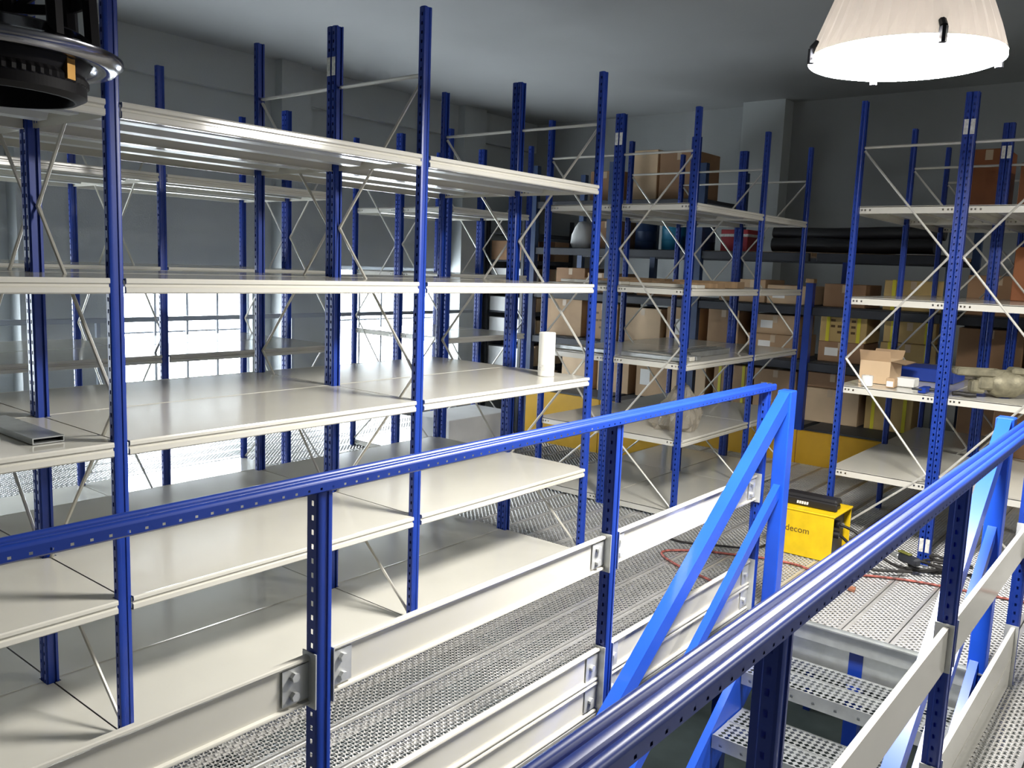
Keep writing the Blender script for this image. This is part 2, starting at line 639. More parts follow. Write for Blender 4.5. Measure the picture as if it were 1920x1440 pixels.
def sticker(r1, r2, x, y, z, lab):
    """white paper labels on the two uprights of a back-to-back pair"""
    for rack, dy in ((r1, -.0155), (r2, .0155)):
        o = MB().box(x - UW / 2 - .0016, x - UW / 2 - .0004, y + dy - .011, y + dy + .010, z, z + .075).build('paper_label', 'sticker', rack)
        o['label'] = lab


LV = [.055, .505, .985, 1.46, 1.95]
AX = [-2.37, -1.141, .0865, 1.3275]
YA, YB_, YC_, YD_ = 0.0, .515, .547, 1.069
rA1 = make_rack('tall blue and cream shelving row nearest the camera, beside the walkway', AX, YA, YB_, YA, [(i, LV) for i in range(3)])
rA2 = make_rack('tall blue and cream shelving row backing onto the nearest row, on its window side', AX, YC_, YD_, YD_, [(i, LV) for i in range(3)])
sticker(rA1, rA2, AX[2], .531, 2.30, 'torn white paper label')
QX = [2.352, 3.3692, 4.1786]
LQ = [.055, .508, .985, 1.44, 1.95]
rQ1 = make_rack('blue and cream shelving row beyond the cross aisle, holding a crumpled clear bag', QX, YA, YB_, YA, [(0, LQ), (1, LQ)])
rQ2 = make_rack('blue and cream shelving row behind the one with the clear bag, towards the windows', QX, YC_, YD_, YD_, [(0, LQ), (1, LQ)])
sticker(rQ1, rQ2, QX[0], .531, 2.31, 'white paper label')
C1X = [-1.141, .0865, 1.27]
C2X = [2.315, 3.265]
LC = [.055, .985, 1.46, 1.95]
rC1 = make_rack('far blue shelving row in front of the windows, left of the cross aisle, aisle side', C1X, 1.95, 2.454, 1.95, [(0, LC), (1, LC)])
rC2 = make_rack('far blue shelving row standing right at the windows, left of the cross aisle', C1X, 2.486, 2.98, 2.98, [(0, LC), (1, LC)])
rC3 = make_rack('short far blue shelving bay by the corner pillar, aisle side', C2X, 1.95, 2.454, 1.95, [(0, LC)])
rC4 = make_rack('short far blue shelving bay by the corner pillar, window side', C2X, 2.486, 2.98, 2.98, [(0, LC)])
DX = [2.614, 3.64, 4.55]
LD = [.452, .935, 1.437, 1.937]
rD1 = make_rack('blue and cream shelving row at right holding the open carton, seen from its end', DX, -1.3795, -.864, -.864, [(0, LD), (1, LD)])
rD2 = make_rack('blue and cream shelving row at the right edge holding the dirty metal machine part', DX, -1.926, -1.4110, -1.926, [(0, LD), (1, LD)])
sticker(rD2, rD1, DX[0], -1.395, 2.29, 'white paper label')
sticker(rD2, rD1, DX[1], -1.395, 2.29, 'white paper label')
sticker(rD2, rD1, DX[0], -1.395, .08, 'white paper label low on the upright')

# ------------------------------------------------------------------ guardrails of the stairwell
GX = [-1.15, .0915, 1.352]


def beam_prof(y, z0, z1, s):
    """C-shaped rail board with rounded top and bottom flanges, web towards the walkway; s=-1 flanges point to -Y"""
    P = [(0, 0), (.013, 0), (.0155, .002), (.016, .006), (.0145, .009), (.006, .011), (.006, -.014), (.0145, -.011), (.0165, -.007), (.0155, -.002), (.013, 0), (0, 0)]
    out = []
    for k, (a, b) in enumerate(P):
        out.append((y + s * a, (z0 if k < 6 else z1) + b))
    return out


def handrail_mesh(L):
    m = MB()
    # section (y,z): three rounded ridges on top, flat sides
    P = [(-.031, -.027), (-.031, -.008)]
    P += [(-.022 - .009 * math.cos(t), -.009 + .009 * math.sin(t)) for t in (.4, .8, 1.2, 1.6, 2.0, 2.4)]
    P += [(-.012, -.012)]
    P += [(-.010 * math.cos(t), -.010 + .009 * math.sin(t)) for t in (.3, .9, 1.57, 2.24, 2.84)]
    P += [(.012, -.012)]
    P += [(.022 - .009 * math.cos(t), -.009 + .009 * math.sin(t)) for t in (.74, 1.14, 1.54, 1.94, 2.34, 2.74)]
    P += [(.031, -.008), (.031, -.027)]
    m.prism(P[1:-1], 'x', 0, L, closed=False)
    rows = []
    x = 0.0
    p = .02
    while p < L - .03:
        rows += [(x, p, False), (p, p + .006, True)]
        x = p + .006
        p += .0335
    rows.append((x, L, False))
    for s in (-1, 1):
        m.holes((0, s * .031, -.027), (0, 0, 1), (1, 0, 0), [0, .004, .009, .019], rows, {1})
        m.prism([(s * .031, -.027), (s * .021, -.033), (s * .021, -.030)], 'x', 0, L, closed=False)
    for x in (0, L):
        b = len(m.v)
        m.v += [(x, a, c) for a, c in P]
        m.f.append(tuple(range(b, b + len(P))))
    return m.mesh('handrail', 'blue', smooth=35)


def guardrail(name, label, y, xa, xb, side):
    """side=+1: walkway on the +Y side (boards' flanges face -Y)"""
    g = thing(name, label, 'guardrail', (0, 0, 0))
    hr = put('handrail', handrail_mesh(xb - xa), g, (xa, y, 1.056))
    um = upright_mesh(1.30, UD=.044)
    xs = [x for x in GX if xa < x < xb]
    for x in xs:
        put('rail_post', um, g, (x, y, -.268), (0, 0, 0))
    ends = [xa] + xs + [xb]
    spans = [(ends[i] + (.026 if i else 0), ends[i + 1] - (.026 if i + 1 < len(ends) - 1 else 0)) for i in range(len(ends) - 1)]
    spans = [s for s in spans if s[1] - s[0] > .2]
    for (a, b) in spans:
        MB().prism(beam_prof(y + side * .012, .522, .640, -1 * side), 'x', a, b).build('middle_board', 'cream', g, smooth=35)
        for (z0, z1) in ((.006, .118), (.124, .238)):
            MB().prism(beam_prof(y + side * .012, z0, z1, -1 * side), 'x', a, b).build('toe_board', 'cream', g, smooth=35)
    for x in xs:
        for (z0, z1) in ((.515, .648), (.0, .245)):
            for s in (-1, 1):
                if (s > 0 and x == xs[-1]):
                    continue
                m = MB()
                xx = x + s * .0245
                m.box(min(xx, xx + s * .003), max(xx, xx + s * .003), y - .024, y + .024, z0, z1)
                yy = y + side * .012 - side * .008
                xa_, xb_ = sorted((xx + s * .003, xx + s * .075))
                m.box(xa_, xb_, min(yy, yy - side * .003), max(yy, yy - side * .003), z0 + .024, z1 - .024)
                br = m.build('bracket', 'zinc', g)
                for zb in ([.558, .604] if z0 > .3 else [.06, .18]):
                    MB().tube((xx + s * .045, yy - side * .003, zb), (xx + s * .045, yy - side * .014, zb), .011, 6).build('bolt', 'zinc', br)
    return g


guardrail('guardrail', 'blue guardrail with cream boards between the stairwell and the shelving walkway', -.94, -2.60, 1.40, 1)
guardrail('guardrail', 'blue guardrail with cream boards running closest past the camera', -2.0, -2.60, 1.52, -1)

# ------------------------------------------------------------------ staircase
stair = thing('staircase', 'bright blue steel staircase with perforated galvanised treads going down', 'staircase')
RISE, RUN = .185, .262
SYL, SYR = -1.012, -1.888


def tread_mesh():
    m = MB()
    y0, y1 = SYR + .03, SYL - .03
    D = .30
    for half in range(2):
        xa = half * (D / 2) + .002
        xb = (half + 1) * (D / 2) - .002
        nx, ny = 5, int((y1 - y0 - .03) / .0265)
        px, py = (xb - xa - .012) / nx, (y1 - y0 - .03) / ny
        for i in range(nx):
            for j in range(ny):
                X0, Y0 = xa + .006 + i * px, y0 + .015 + j * py
                b = len(m.v)
                cx, cy = X0 + px / 2, Y0 + py / 2
                rx, ry = .465 * px, .465 * py
                m.v += [(X0, Y0, 0), (X0 + px, Y0, 0), (X0 + px, Y0 + py, 0), (X0, Y0 + py, 0), (cx, cy - ry, 0), (cx + rx, cy, 0), (cx, cy + ry, 0), (cx - rx, cy, 0)]
                c = (b, b + 1, b + 2, b + 3)
                d = (b + 4, b + 5, b + 6, b + 7)
                m.f += [(c[0], c[1], d[0]), (c[1], c[2], d[1]), (c[2], c[3], d[2]), (c[3], c[0], d[3]), (c[0], d[0], d[3]), (c[1], d[1], d[0]), (c[2], d[2], d[1]), (c[3], d[3], d[2])]
        m.box(xa, xa + .006, y0, y1, -.04, .003)
        m.box(xb - .006, xb, y0, y1, -.04, .003)
        m.quad((xa, y0, 0), (xb, y0, 0), (xb, y0 + .015, 0), (xa, y0 + .015, 0))
        m.quad((xa, y1 - .015, 0), (xb, y1 - .015, 0), (xb, y1, 0), (xa, y1, 0))
    # front face with a row of holes
    rr = []
    p = 0
    for k in range(9):
        h = .04 + k * (y1 - y0 - .08) / 8
        rr += [(p, h - .006, False), (h - .006, h + .006, True)]
        p = h + .006
    rr.append((p, y1 - y0, False))
    m.holes((-.001, y0, -.055), (0, 0, 1), (0, 1, 0), [0, .018, .029, .058], rr, {1})
    for y in (y0, y1):
        m.quad((0, y, -.055), (D, y, -.055), (D, y, 0), (0, y, 0))
    return m.mesh('tread', 'galv')


tm = tread_mesh()
NT = 13
for k in range(1, NT + 1):
    put('tread', tm, stair, (1.085 - RUN * (k - 1), 0, -RISE * k))
sl = RISE / RUN


def slanted(y0, y1, x_top, z_top, x_bot, h, parent, name, mt='stair_blue', cut=True):
    """bar of rectangular section following the stair slope; vertical height h"""
    m = MB()
    zb = z_top - (x_top - x_bot) * sl
    pr = [(x_top, z_top), (x_top, z_top - h), (x_bot, zb - h), (x_bot, zb)]
    m.prism(pr, 'y', y0, y1)
    return m.build(name, mt, parent)


for (yc, s) in ((SYL, 1), (SYR, -1)):
    xt = 1.385
    a, b = sorted((yc + s * .006, yc - s * .026))
    slanted(a, b, xt, .04, 1.40 - 13.6 * RUN, .24, stair, 'stringer')
    a, b = sorted((yc + s * .022, yc - s * .026))
    MB().bbox(1.386, 1.456, a - .008, b + .008, -.20, 1.03, .004).build('newel_post', 'stair_blue', stair)
    slanted(a, b, xt, 1.025, -1.55, .085, stair, 'stair_handrail')
    slanted(a + .008, b - .008, xt, .60, -1.55, .06, stair, 'stair_midrail')
    MB().bbox(-1.62, -1.55, a - .008, b + .008, ZG, -1.02, .004).build('newel_post', 'stair_blue', stair)

# ------------------------------------------------------------------ hanging lamps
def lit_lamp(x, y, z, r, label):
    L = thing('hanging_lamp', label, 'lamp', (x, y, z))
    n = 72
    wob = lambda i, k: 1.0 + (.012 if i % 2 else -.012) * (1 if 0 < k else .2)
    prof = [(r * .985, .012), (r * .90, .08), (r * .78, .17), (r * .66, .26), (r * .53, .35), (r * .40, .42), (r * .36, .47)]
    MB().lathe(prof, n, wob=wob).build('reflector', 'acrylic', L)
    m = MB()
    m.v.append((0, 0, -.012))
    for i in range(64):
        t = 2 * PI * i / 64
        m.v.append((r * .985 * math.cos(t), r * .985 * math.sin(t), 0))
    for i in range(64):
        m.f.append((0, 1 + (i + 1) % 64, 1 + i))
    m.build('lens', 'lens', L, smooth=60)
    for a in (.6, 2.2, 3.75, 5.3):
        c, s = math.cos(a), math.sin(a)
        MB().tube((r * .99 * c, r * .99 * s, -.012), (r * .99 * c, r * .99 * s, .03), .012, 8).tube((r * .99 * c, r * .99 * s, .03), (r * .93 * c, r * .93 * s, .05), .011, 8).build('clip', 'dark_steel', L)
    MB().lathe([(0, .80), (.10, .80), (.12, .77), (.12, .52), (r * .40, .47), (0, .465)], 32).build('ballast_housing', 'dark_steel', L, smooth=40)
    MB().tube((0, 0, .80), (0, 0, ZC - z), .008, 8).build('suspension_rod', 'dark_steel', L)
    return L


lit_lamp(.50, -1.638, 2.198, .281, 'lit high-bay lamp with fluted translucent reflector hanging at upper right')
lit_lamp(2.6, -4.7, 2.60, .281, 'lit high-bay lamp added as fill light beyond the right-hand racks, out of view')  # added unseen lamp, lifts the far wall and ceiling at right


def dark_lamp(x, y, z, R, label):
    L = thing('hanging_lamp', label, 'lamp', (x, y, z))
    # chrome flared rim
    MB().lathe([(R * .70, .012), (R * .80, -.010), (R * .93, -.012), (R, .004), (R * 1.0, .014), (R * .95, .020), (R * .82, .028), (R * .74, .050), (R * .70, .050)], 64, closed=True).build('rim', 'chrome', L, smooth=50)
    # dark housing band inside the rim
    MB().lathe([(R * .71, .055), (R * .74, .05), (R * .74, -.005), (R * .69, -.03), (R * .67, -.03), (R * .68, .055)], 64, closed=True).build('inner_band', 'lamp_black', L, smooth=50)
    # lower knurled ring
    wob = lambda i, k: 1.0 - (.02 if (i % 2 and k in (1, 2)) else 0)
    MB().lathe([(R * .69, -.030), (R * .72, -.040), (R * .72, -.050), (R * .70, -.053), (R * .70, -.074), (R * .63, -.084), (R * .60, -.084), (R * .62, -.035)], 128, closed=True, wob=wob).build('knurled_ring', 'lamp_black', L)
    for a in (.4, 2.0, 3.6, 5.2):
        c, s = math.cos(a), math.sin(a)
        MB().box(-.012, .012, -.006, .006, -.05, .02).build('clip', 'orange_glint', L, loc=(R * .71 * c, R * .71 * s, 0)).rotation_euler = (0, 0, a + PI / 2)
    # cage above: rings and struts
    for zz, rr, h in ((.135, .74, .022), (.235, .70, .024), (.33, .62, .024)):
        MB().lathe([(R * rr, zz), (R * rr, zz + h), (R * rr - .008, zz + h), (R * rr - .008, zz)], 48, closed=True).build('cage_ring', 'lamp_black', L, smooth=50)
    for k in range(8):
        a = 2 * PI * k / 8 + .25
        c, s = math.cos(a), math.sin(a)
        m = MB()
        pts = [(R * .76, .03), (R * .74, .14), (R * .70, .24), (R * .62, .35), (R * .35, .44)]
        m.path([(r * c, r * s, zz) for r, zz in pts], .017, 6)
        m.build('strut', 'lamp_black', L, smooth=50)
        a2 = a + 2 * PI / 16
        m = MB().path([(R * .74 * math.cos(a), R * .74 * math.sin(a), .235), (R * .745 * math.cos(a2), R * .745 * math.sin(a2), .19), (R * .75 * math.cos(a2 + .39), R * .75 * math.sin(a2 + .39), .14)], .009, 6)
        m.build('strut', 'lamp_black', L, smooth=50)
    MB().lathe([(0, .66), (.07, .66), (.09, .63), (.10, .43), (R * .40, .42), (0, .415)], 32).build('lamp_housing', 'lamp_black', L, smooth=40)
    MB().tube((0, 0, .66), (0, 0, ZC - z), .01, 8).build('suspension_rod', 'dark_steel', L)
    return L


dark_lamp(-1.563, -.347, 1.945, .255, 'unlit black caged lamp with chrome rim in the upper left corner')

# ------------------------------------------------------------------ rail in front of the windows
g = thing('window_rail', 'plain grey steel rail running along the deck edge in front of the windows', 'railing')
MB().bbox(-3.0, 5.16, 4.20, 4.235, .975, 1.015, .006).build('top_bar', 'grey_rail', g)
for x in (-2.9, -1.7, -.45, .80, 2.62):
    MB().box(x - .015, x + .015, 4.202, 4.233, .003, .975).build('rail_post', 'grey_rail', g)

# ------------------------------------------------------------------ old dark rack along the far wall
FX0, FX1 = 4.72, 5.62
far = thing('storage_rack', 'old dark steel rack along the far wall with a yellow base panel, full of cartons', 'rack', (0, 0, 0))
posts = [(-1.95, 1.95, 'navy'), (-.92, 1.95, 'navy'), (.12, 1.49, 'blue'), (1.15, 2.5, 'navy'), (2.10, 2.55, 'navy'), (3.02, 2.55, 'navy')]
for (y, h, mt) in posts:
    for x in (FX0 + .02, FX1 - .02):
        hh = h if x < 5 else max(h, 1.95)
        MB().prism([(x - .03, y - .03), (x + .03, y - .03), (x + .03, y + .03), (x + .022, y + .03), (x + .022, y - .022), (x - .022, y - .022), (x - .022, y + .03), (x - .03, y + .03)], 'z', ZG, hh).build('rack_post', mt, far)
capo = MB().bbox(FX0 - .015, FX0 + .055, .085, .155, 1.49, 1.525, .004).build('post_cap', 'wood', far)
capo['label'] = 'pale wooden cap block'
DEC = [.27, .84, 1.30, 1.74, 2.20]
for i in range(5):
    ya, yb = posts[i][0] + .032, posts[i + 1][0] - .032
    lv = {0: [0, 1, 2], 1: [0, 1, 2, 3], 2: [0, 1, 2, 3], 3: [0, 1, 2, 3, 4], 4: [0, 1, 2, 3, 4]}[i]
    for k in lv:
        z = DEC[k]
        mt = 'wood' if (k == 3 and i < 3) else 'dark_deck'
        dk = MB().box(FX0 + .06, FX1 - .06, ya, yb, z - .03, z).build('rack_deck', mt, far)
        if k:
            MB().bbox(FX0, FX0 + .045, ya, yb, z - .075, z - .005, .004).build('rack_beam', 'dark_steel', far)
            MB().bbox(FX1 - .045, FX1, ya, yb, z - .075, z - .005, .004).build('rack_beam', 'dark_steel', far)
    pn = MB().bbox(FX0 - .02, FX0 + .02, ya - .03, yb + .03, -.62, .262, .004).build('base_panel', 'yellow', far)
    pn['label'] = 'yellow base panel'

ORD = ['first', 'second', 'third', 'fourth', 'fifth', 'sixth', 'seventh', 'eighth', 'ninth', 'tenth', 'eleventh', 'twelfth', 'thirteenth', 'fourteenth']
LEVELN = ['lowest', 'second', 'third', 'fourth', 'top']
MATN = {'card_a': 'brown', 'card_b': 'tan', 'card_c': 'dark brown', 'card_d': 'pale tan', 'card_yellow': 'yellow-strapped', 'carton_white': 'white'}


def carton(name, label, x0, x1, y0, y1, z, h, mt, strap=False, lab=False, marks=False, group=None, tape=True, dx=0):
    c = MB().bbox(x0, x1, y0, y1, z + .001, z + h, .004).build(name, mt)
    tag(c, label, 'box', group)
    ym = (y0 + y1) / 2
    if tape:
        m = MB()
        m.box(x0 - .0012, x0 - .0002, ym - .022, ym + .022, z + h - .07, z + h - .006)
        m.box(x0 + .005, x1 - .005, ym - .022, ym + .022, z + h - .0002, z + h + .001)
        m.build('tape', 'tape', c)
        MB().box(x0 + .006, x1 - .006, ym - .0015, ym + .0015, z + h + .001, z + h + .0016).build('flap_seam', 'ink', c)
    if strap:
        for yy in (y0 + (y1 - y0) * .17, y0 + (y1 - y0) * .83):
            m = MB()
            m.box(x0 - .003, x0 - .0005, yy - .014, yy + .014, z + .002, z + h + .002)
            m.box(x0 - .003, x1, yy - .014, yy + .014, z + h + .0005, z + h + .003)
            m.build('packing_strap', 'strap', c)
    if lab:
        MB().box(x0 - .0015, x0 - .0004, ym + .02, ym + .13, z + h * .30, z + h * .70).build('paper_label', 'paper', c)
    if marks:
        for r in range(3):
            for q in range(4):
                if (r * 5 + q * 3) % 7 == 2:
                    continue
                yy = y0 + .09 + q * (y1 - y0 - .18) / 3.6
                zz = z + h * (.30 + .2 * r)
                MB().box(x0 - .0012, x0 - .0003, yy, yy + .035, zz, zz + .02).build('printed_mark', 'ink', c)
    return c


FB = {
    0: (5.22, [(2.74, .40, .38, 'card_d', ''), (2.28, .38, .36, 'card_b', ''), (1.84, .36, .40, 'card_b', 'l'), (1.42, .38, .44, 'card_d', ''), (.98, .36, .42, 'card_a', 's'),
               (.55, .40, .42, 'card_a', 'l'), (.04, .50, .30, 'card_d', ''), (-.45, .38, .40, 'card_yellow', 's'), (-1.20, .44, .42, 'card_c', ''), (-1.66, .38, .36, 'card_a', '')]),
    1: (4.92, [(2.72, .44, .38, 'card_b', ''), (2.24, .34, .36, 'card_a', 'm'), (1.80, .40, .34, 'card_d', ''), (1.38, .34, .37, 'card_b', 'l'), (.95, .30, .38, 'card_a', ''),
               (.48, .46, .19, 'card_a', 'l'), (-.10, .37, .17, 'card_c', 'l'), (-.62, .42, .20, 'card_yellow', 's'), (-1.20, .44, .36, 'card_c', ''), (-1.68, .40, .34, 'card_a', '')]),
    2: (4.92, [(2.70, .36, .24, 'card_c', ''), (2.30, .30, .20, 'card_a', ''), (1.70, .40, .14, 'card_c', ''), (.93, .17, .15, 'card_b', ''), (.70, .24, .20, 'card_b', ''),
               (.38, .36, .16, 'card_d', 'l'), (-.10, .34, .19, 'card_c', ''), (-.62, .44, .24, 'card_yellow', 's'), (-1.22, .42, .30, 'card_c', ''), (-1.68, .40, .24, 'card_c', '')]),
    3: (5.02, [(2.34, .28, .28, 'card_c', '')]),
    4: (4.96, [(2.34, .34, .30, 'card_c', ''), (1.91, .30, .48, 'card_d', ''), (1.52, .40, .44, 'card_c', '')]),
}
for k, (xf, lst) in FB.items():
    for i, (yc, wd, h, mt, ex) in enumerate(lst):
        lbl = '%s carton, %s from the left on the %s deck of the dark far rack' % (MATN[mt], ORD[i], LEVELN[k])
        carton('cardboard_box', lbl, xf + random.uniform(-.02, .04), min(xf + .42, 5.55), yc - wd / 2, yc + wd / 2, DEC[k], h, mt, strap='s' in ex, lab='l' in ex, marks='m' in ex, group='cartons in the dark far rack')
# second layer
carton('cardboard_box', 'dark brown flat carton lying on the pale carton by the capped post', 5.24, 5.52, -.19, .27, .573, .13, 'card_c', group='cartons in the dark far rack')
carton('cardboard_box', 'tan carton with yellow straps and printed marks, right of the capped post', 4.93, 5.30, -.30, .08, 1.01, .24, 'card_yellow', strap=True, marks=True, group='cartons in the dark far rack')
carton('cardboard_box', 'tan shallow carton on top of a labelled brown one, left of the capped post', 4.95, 5.32, .27, .70, 1.03, .17, 'card_b', lab=True, group='cartons in the dark far rack')
carton('cardboard_box', 'upper yellow-strapped carton of the strapped pair on the second far deck', 4.94, 5.32, -.82, -.43, 1.045, .17, 'card_yellow', strap=True, group='cartons in the dark far rack')
# goods on the fourth deck
for i, (yc, rr, h, mt, lb) in enumerate(((1.66, .12, .30, 'cyan', 'light blue plastic drum on the fourth deck of the far rack'), (1.36, .12, .27, 'navy', 'navy drum with a yellow label on the fourth deck of the far rack'), (1.97, .11, .27, 'navy', 'small dark blue drum left of the light blue drum'))):
    d = MB().lathe([(0, 0), (rr * .95, 0), (rr, .01), (rr, h * .3), (rr * 1.03, h * .32), (rr, h * .34), (rr, h * .66), (rr * 1.03, h * .68), (rr, h * .70), (rr, h - .012), (rr * .95, h), (rr * .9, h - .006), (0, h - .006)], 28).build('plastic_drum', mt, None, smooth=40, loc=(5.2, yc, DEC[3] + .001))
    tag(d, lb, 'drum', 'drums on the far rack')
    if i == 1:
        MB().box(-rr - .003, -rr * .93, -.05, .05, .14, .22).build('label_plate', 'strap', d)
carton('storage_bin', 'red plastic box on the fourth deck of the far rack', 5.05, 5.4, .84, 1.10, DEC[3], .20, 'red', tape=False)
b = bpy.data.objects['storage_bin']
MB().bbox(5.04, 5.41, .83, 1.11, DEC[3] + .135, DEC[3] + .16, .003).build('bin_rim', 'sticker', b)
sk = MB().lathe([(0, 0), (.10, 0), (.125, .05), (.12, .14), (.09, .22), (.05, .27), (0, .28)], 18, wob=lambda i, k: 1 + .06 * math.sin(i * 2.1 + k)).build('sack', 'carton_white', None, smooth=50, loc=(5.1, 2.66, DEC[3] + .001))
tag(sk, 'off-white sack standing at the left end of the fourth far deck', 'sack')
for i, (ya, yb, zz, rr, xx, lb) in enumerate(((.60, -.72, .062, .06, 5.05, 'lower front black roll lying on the wooden deck of the far rack'), (.50, -.70, .062, .06, 5.18, 'lower rear black roll lying on the wooden deck of the far rack'), (.62, -.78, .165, .052, 5.11, 'black roll lying on top of two others on the far rack'))):
    m = MB()
    n = 14
    pts = [(xx + .006 * math.sin(k * .9), ya + (yb - ya) * k / (n - 1), DEC[3] + .008 + zz + .006 * math.sin(k * .6 + i)) for k in range(n)]
    m.path(pts, rr, 12)
    o = m.build('rolled_sheet', 'black', None, smooth=60)
    MB().tube((xx, ya + .012, DEC[3] + zz), (xx, ya - .01, DEC[3] + zz), rr * .4, 10).build('core', 'dark_steel', o)
    tag(o, lb, 'roll', 'black rolls on the far rack')

# small dark rack in the corner beside the window pillar
sm = thing('storage_rack', 'narrow dark rack with closely spaced shelves in the corner by the window pillar', 'rack')
SX, SXE, SYa, SYb = 5.62, 6.58, 3.85, 4.4
for x in (SX, SXE):
    for y in (SYa, SYb):
        MB().box(x - .02, x + .02, y - .02, y + .02, ZG, 2.1).build('rack_post', 'dark_steel', sm)
SLV = [.02, .33, .66, .99, 1.24, 1.60, 1.92]
for z in SLV:
    d = MB().box(SX + .021, SXE - .021, SYa - .015, SYb + .015, z - .018, z).build('rack_deck', 'dark_deck', sm)
    MB().bbox(SX + .021, SXE - .021, SYa - .022, SYa - .015, z - .045, z + .004, .002).build('deck_edge', 'dark_steel', d)
cnt = 0
for k, z in enumerate(SLV[:-1]):
    gap = SLV[k + 1] - z - .06
    x = SX + .03
    i = 0
    while x < SXE - .30:
        wd = random.uniform(.22, .34)
        if k in (4, 5) and i == 1:
            x += .3
            i += 1
            continue
        mt = ['carton_white', 'card_d', 'card_d'][i % 3]
        if k == 5:
            mt = 'card_c'
        lbl = '%s carton, %s along shelf %s of the narrow corner rack' % (MATN[mt], ORD[i], ['one', 'two', 'three', 'four', 'five', 'six'][k])
        carton('cardboard_box', lbl, x, x + wd - .02, SYa + .0, SYb - .03, z, gap * random.uniform(.8, .95), mt, group='cartons in the corner rack', tape=False)
        x += wd
        i += 1

# ------------------------------------------------------------------ goods on the blue racks
cy_ = MB().lathe([(0, 0), (.040, 0), (.042, .002), (.042, .222), (.039, .224), (.016, .224), (.015, .21), (0, .21)], 28).build('paper_roll', 'paper', None, smooth=40, loc=(1.165, .155, .986))
tag(cy_, 'white paper roll standing on the middle shelf of the nearest rack', 'roll')
MB().lathe([(.0425, .03), (.0428, .03), (.0428, .06), (.0425, .06)], 28).build('wrapper_band', 'sticker', cy_)


def channel(name, label, p, axis, L, w_, h_, mt='galv', group=None):
    """open C-profile lying on its back"""
    m = MB()
    t = .003
    P = [(-w_ / 2, 0), (w_ / 2, 0), (w_ / 2, h_), (w_ / 2 - .012, h_), (w_ / 2 - .012, h_ - t), (w_ / 2 - t, h_ - t), (w_ / 2 - t, t), (-w_ / 2 + t, t), (-w_ / 2 + t, h_ - t), (-w_ / 2 + .012, h_ - t), (-w_ / 2 + .012, h_), (-w_ / 2, h_)]
    m.prism([(a, b) for a, b in P], axis, 0, L)
    o = m.build(name, mt, None, loc=p)
    return tag(o, label, 'profile', group)


def flatbar(name, label, x0, x1, y0, y1, z, h, mt, group=None, cat='profile'):
    m = MB()
    m.bbox(x0, x1, y0, y1, z + .001, z + h, .003)
    return tag(m.build(name, mt), label, cat, group)


def closed_profile(name, label, x0, x1, y0, y1, z, h, group):
    """hollow rectangular profile lying along Y, its near end open"""
    m = MB()
    t = .003
    for (a, b, c, d) in ((x0, x1, z, z + t), (x0, x1, z + h - t, z + h), (x0, x0 + t, z + t, z + h - t), (x1 - t, x1, z + t, z + h - t)):
        m.box(a, b, y0, y1, c + .001, d + .001)
    o = m.build(name, 'galv')
    MB().box(x0 + t, x1 - t, y0 + .04, y0 + .042, z + t + .001, z + h - t + .001).build('inner_web', 'dark_steel', o)
    return tag(o, label, 'profile', group)


closed_profile('steel_profile', 'flat hollow steel profile with open near end on the nearest rack, by the leftmost upright', -1.345, -1.258, .085, .50, .986, .018, 'steel profiles on the racks')
closed_profile('steel_profile', 'second flat steel profile, further left, on the same shelf of the nearest rack', -1.50, -1.40, .16, .50, .986, .018, 'steel profiles on the racks')
closed_profile('steel_profile', 'flat steel profile lying on the rack behind the nearest one at far left', -1.34, -1.26, .57, 1.02, .986, .018, 'steel profiles on the racks')
# bars on the row beyond the cross aisle
for i, (xx, zz, mt, lb) in enumerate(((2.46, 0, 'galv', 'front galvanised bar lying across the middle shelf beyond the cross aisle'), (2.54, 0, 'cream', 'cream bar lying second across the middle shelf beyond the cross aisle'), (2.62, 0, 'galv', 'third galvanised bar lying across the middle shelf beyond the cross aisle'))):
    flatbar('metal_bar', lb, xx - .03, xx + .03, .03, .49, .986, .028, mt, 'bars beyond the cross aisle')
flatbar('metal_bar', 'long galvanised bar on the rear middle shelf beyond the cross aisle', 2.43, 2.50, .58, 1.04, .986, .028, 'galv', 'bars beyond the cross aisle')
for i, (xx, mt, lb) in enumerate(((2.56, 'cream', 'front cream plank on the fourth shelf beyond the cross aisle'), (2.85, 'wood', 'middle wooden plank on the fourth shelf beyond the cross aisle'), (3.15, 'wood', 'rear wooden plank on the fourth shelf beyond the cross aisle'))):
    flatbar('plank', lb, xx - .06, xx + .06, .02, .50, 1.441, .022 + .012 * i, mt, 'planks on the fourth shelf', 'plank')
    flatbar('plank', lb.replace('on the fourth', 'on the rear fourth'), xx - .06, xx + .06, .57, 1.05, 1.441, .022 + .012 * i, mt, 'planks on the fourth shelf', 'plank')
for i, (yy, a, L, lb) in enumerate(((.16, .18, .62, 'open steel channel lying lengthwise beyond the bars, nearest the aisle'), (.25, .22, .66, 'open steel channel lying lengthwise second from the aisle'))):
    c = channel('steel_profile', lb, (2.72 + .06 * i, yy, .987), 'x', .58, .05, .035, 'galv', 'steel channels beyond the cross aisle')


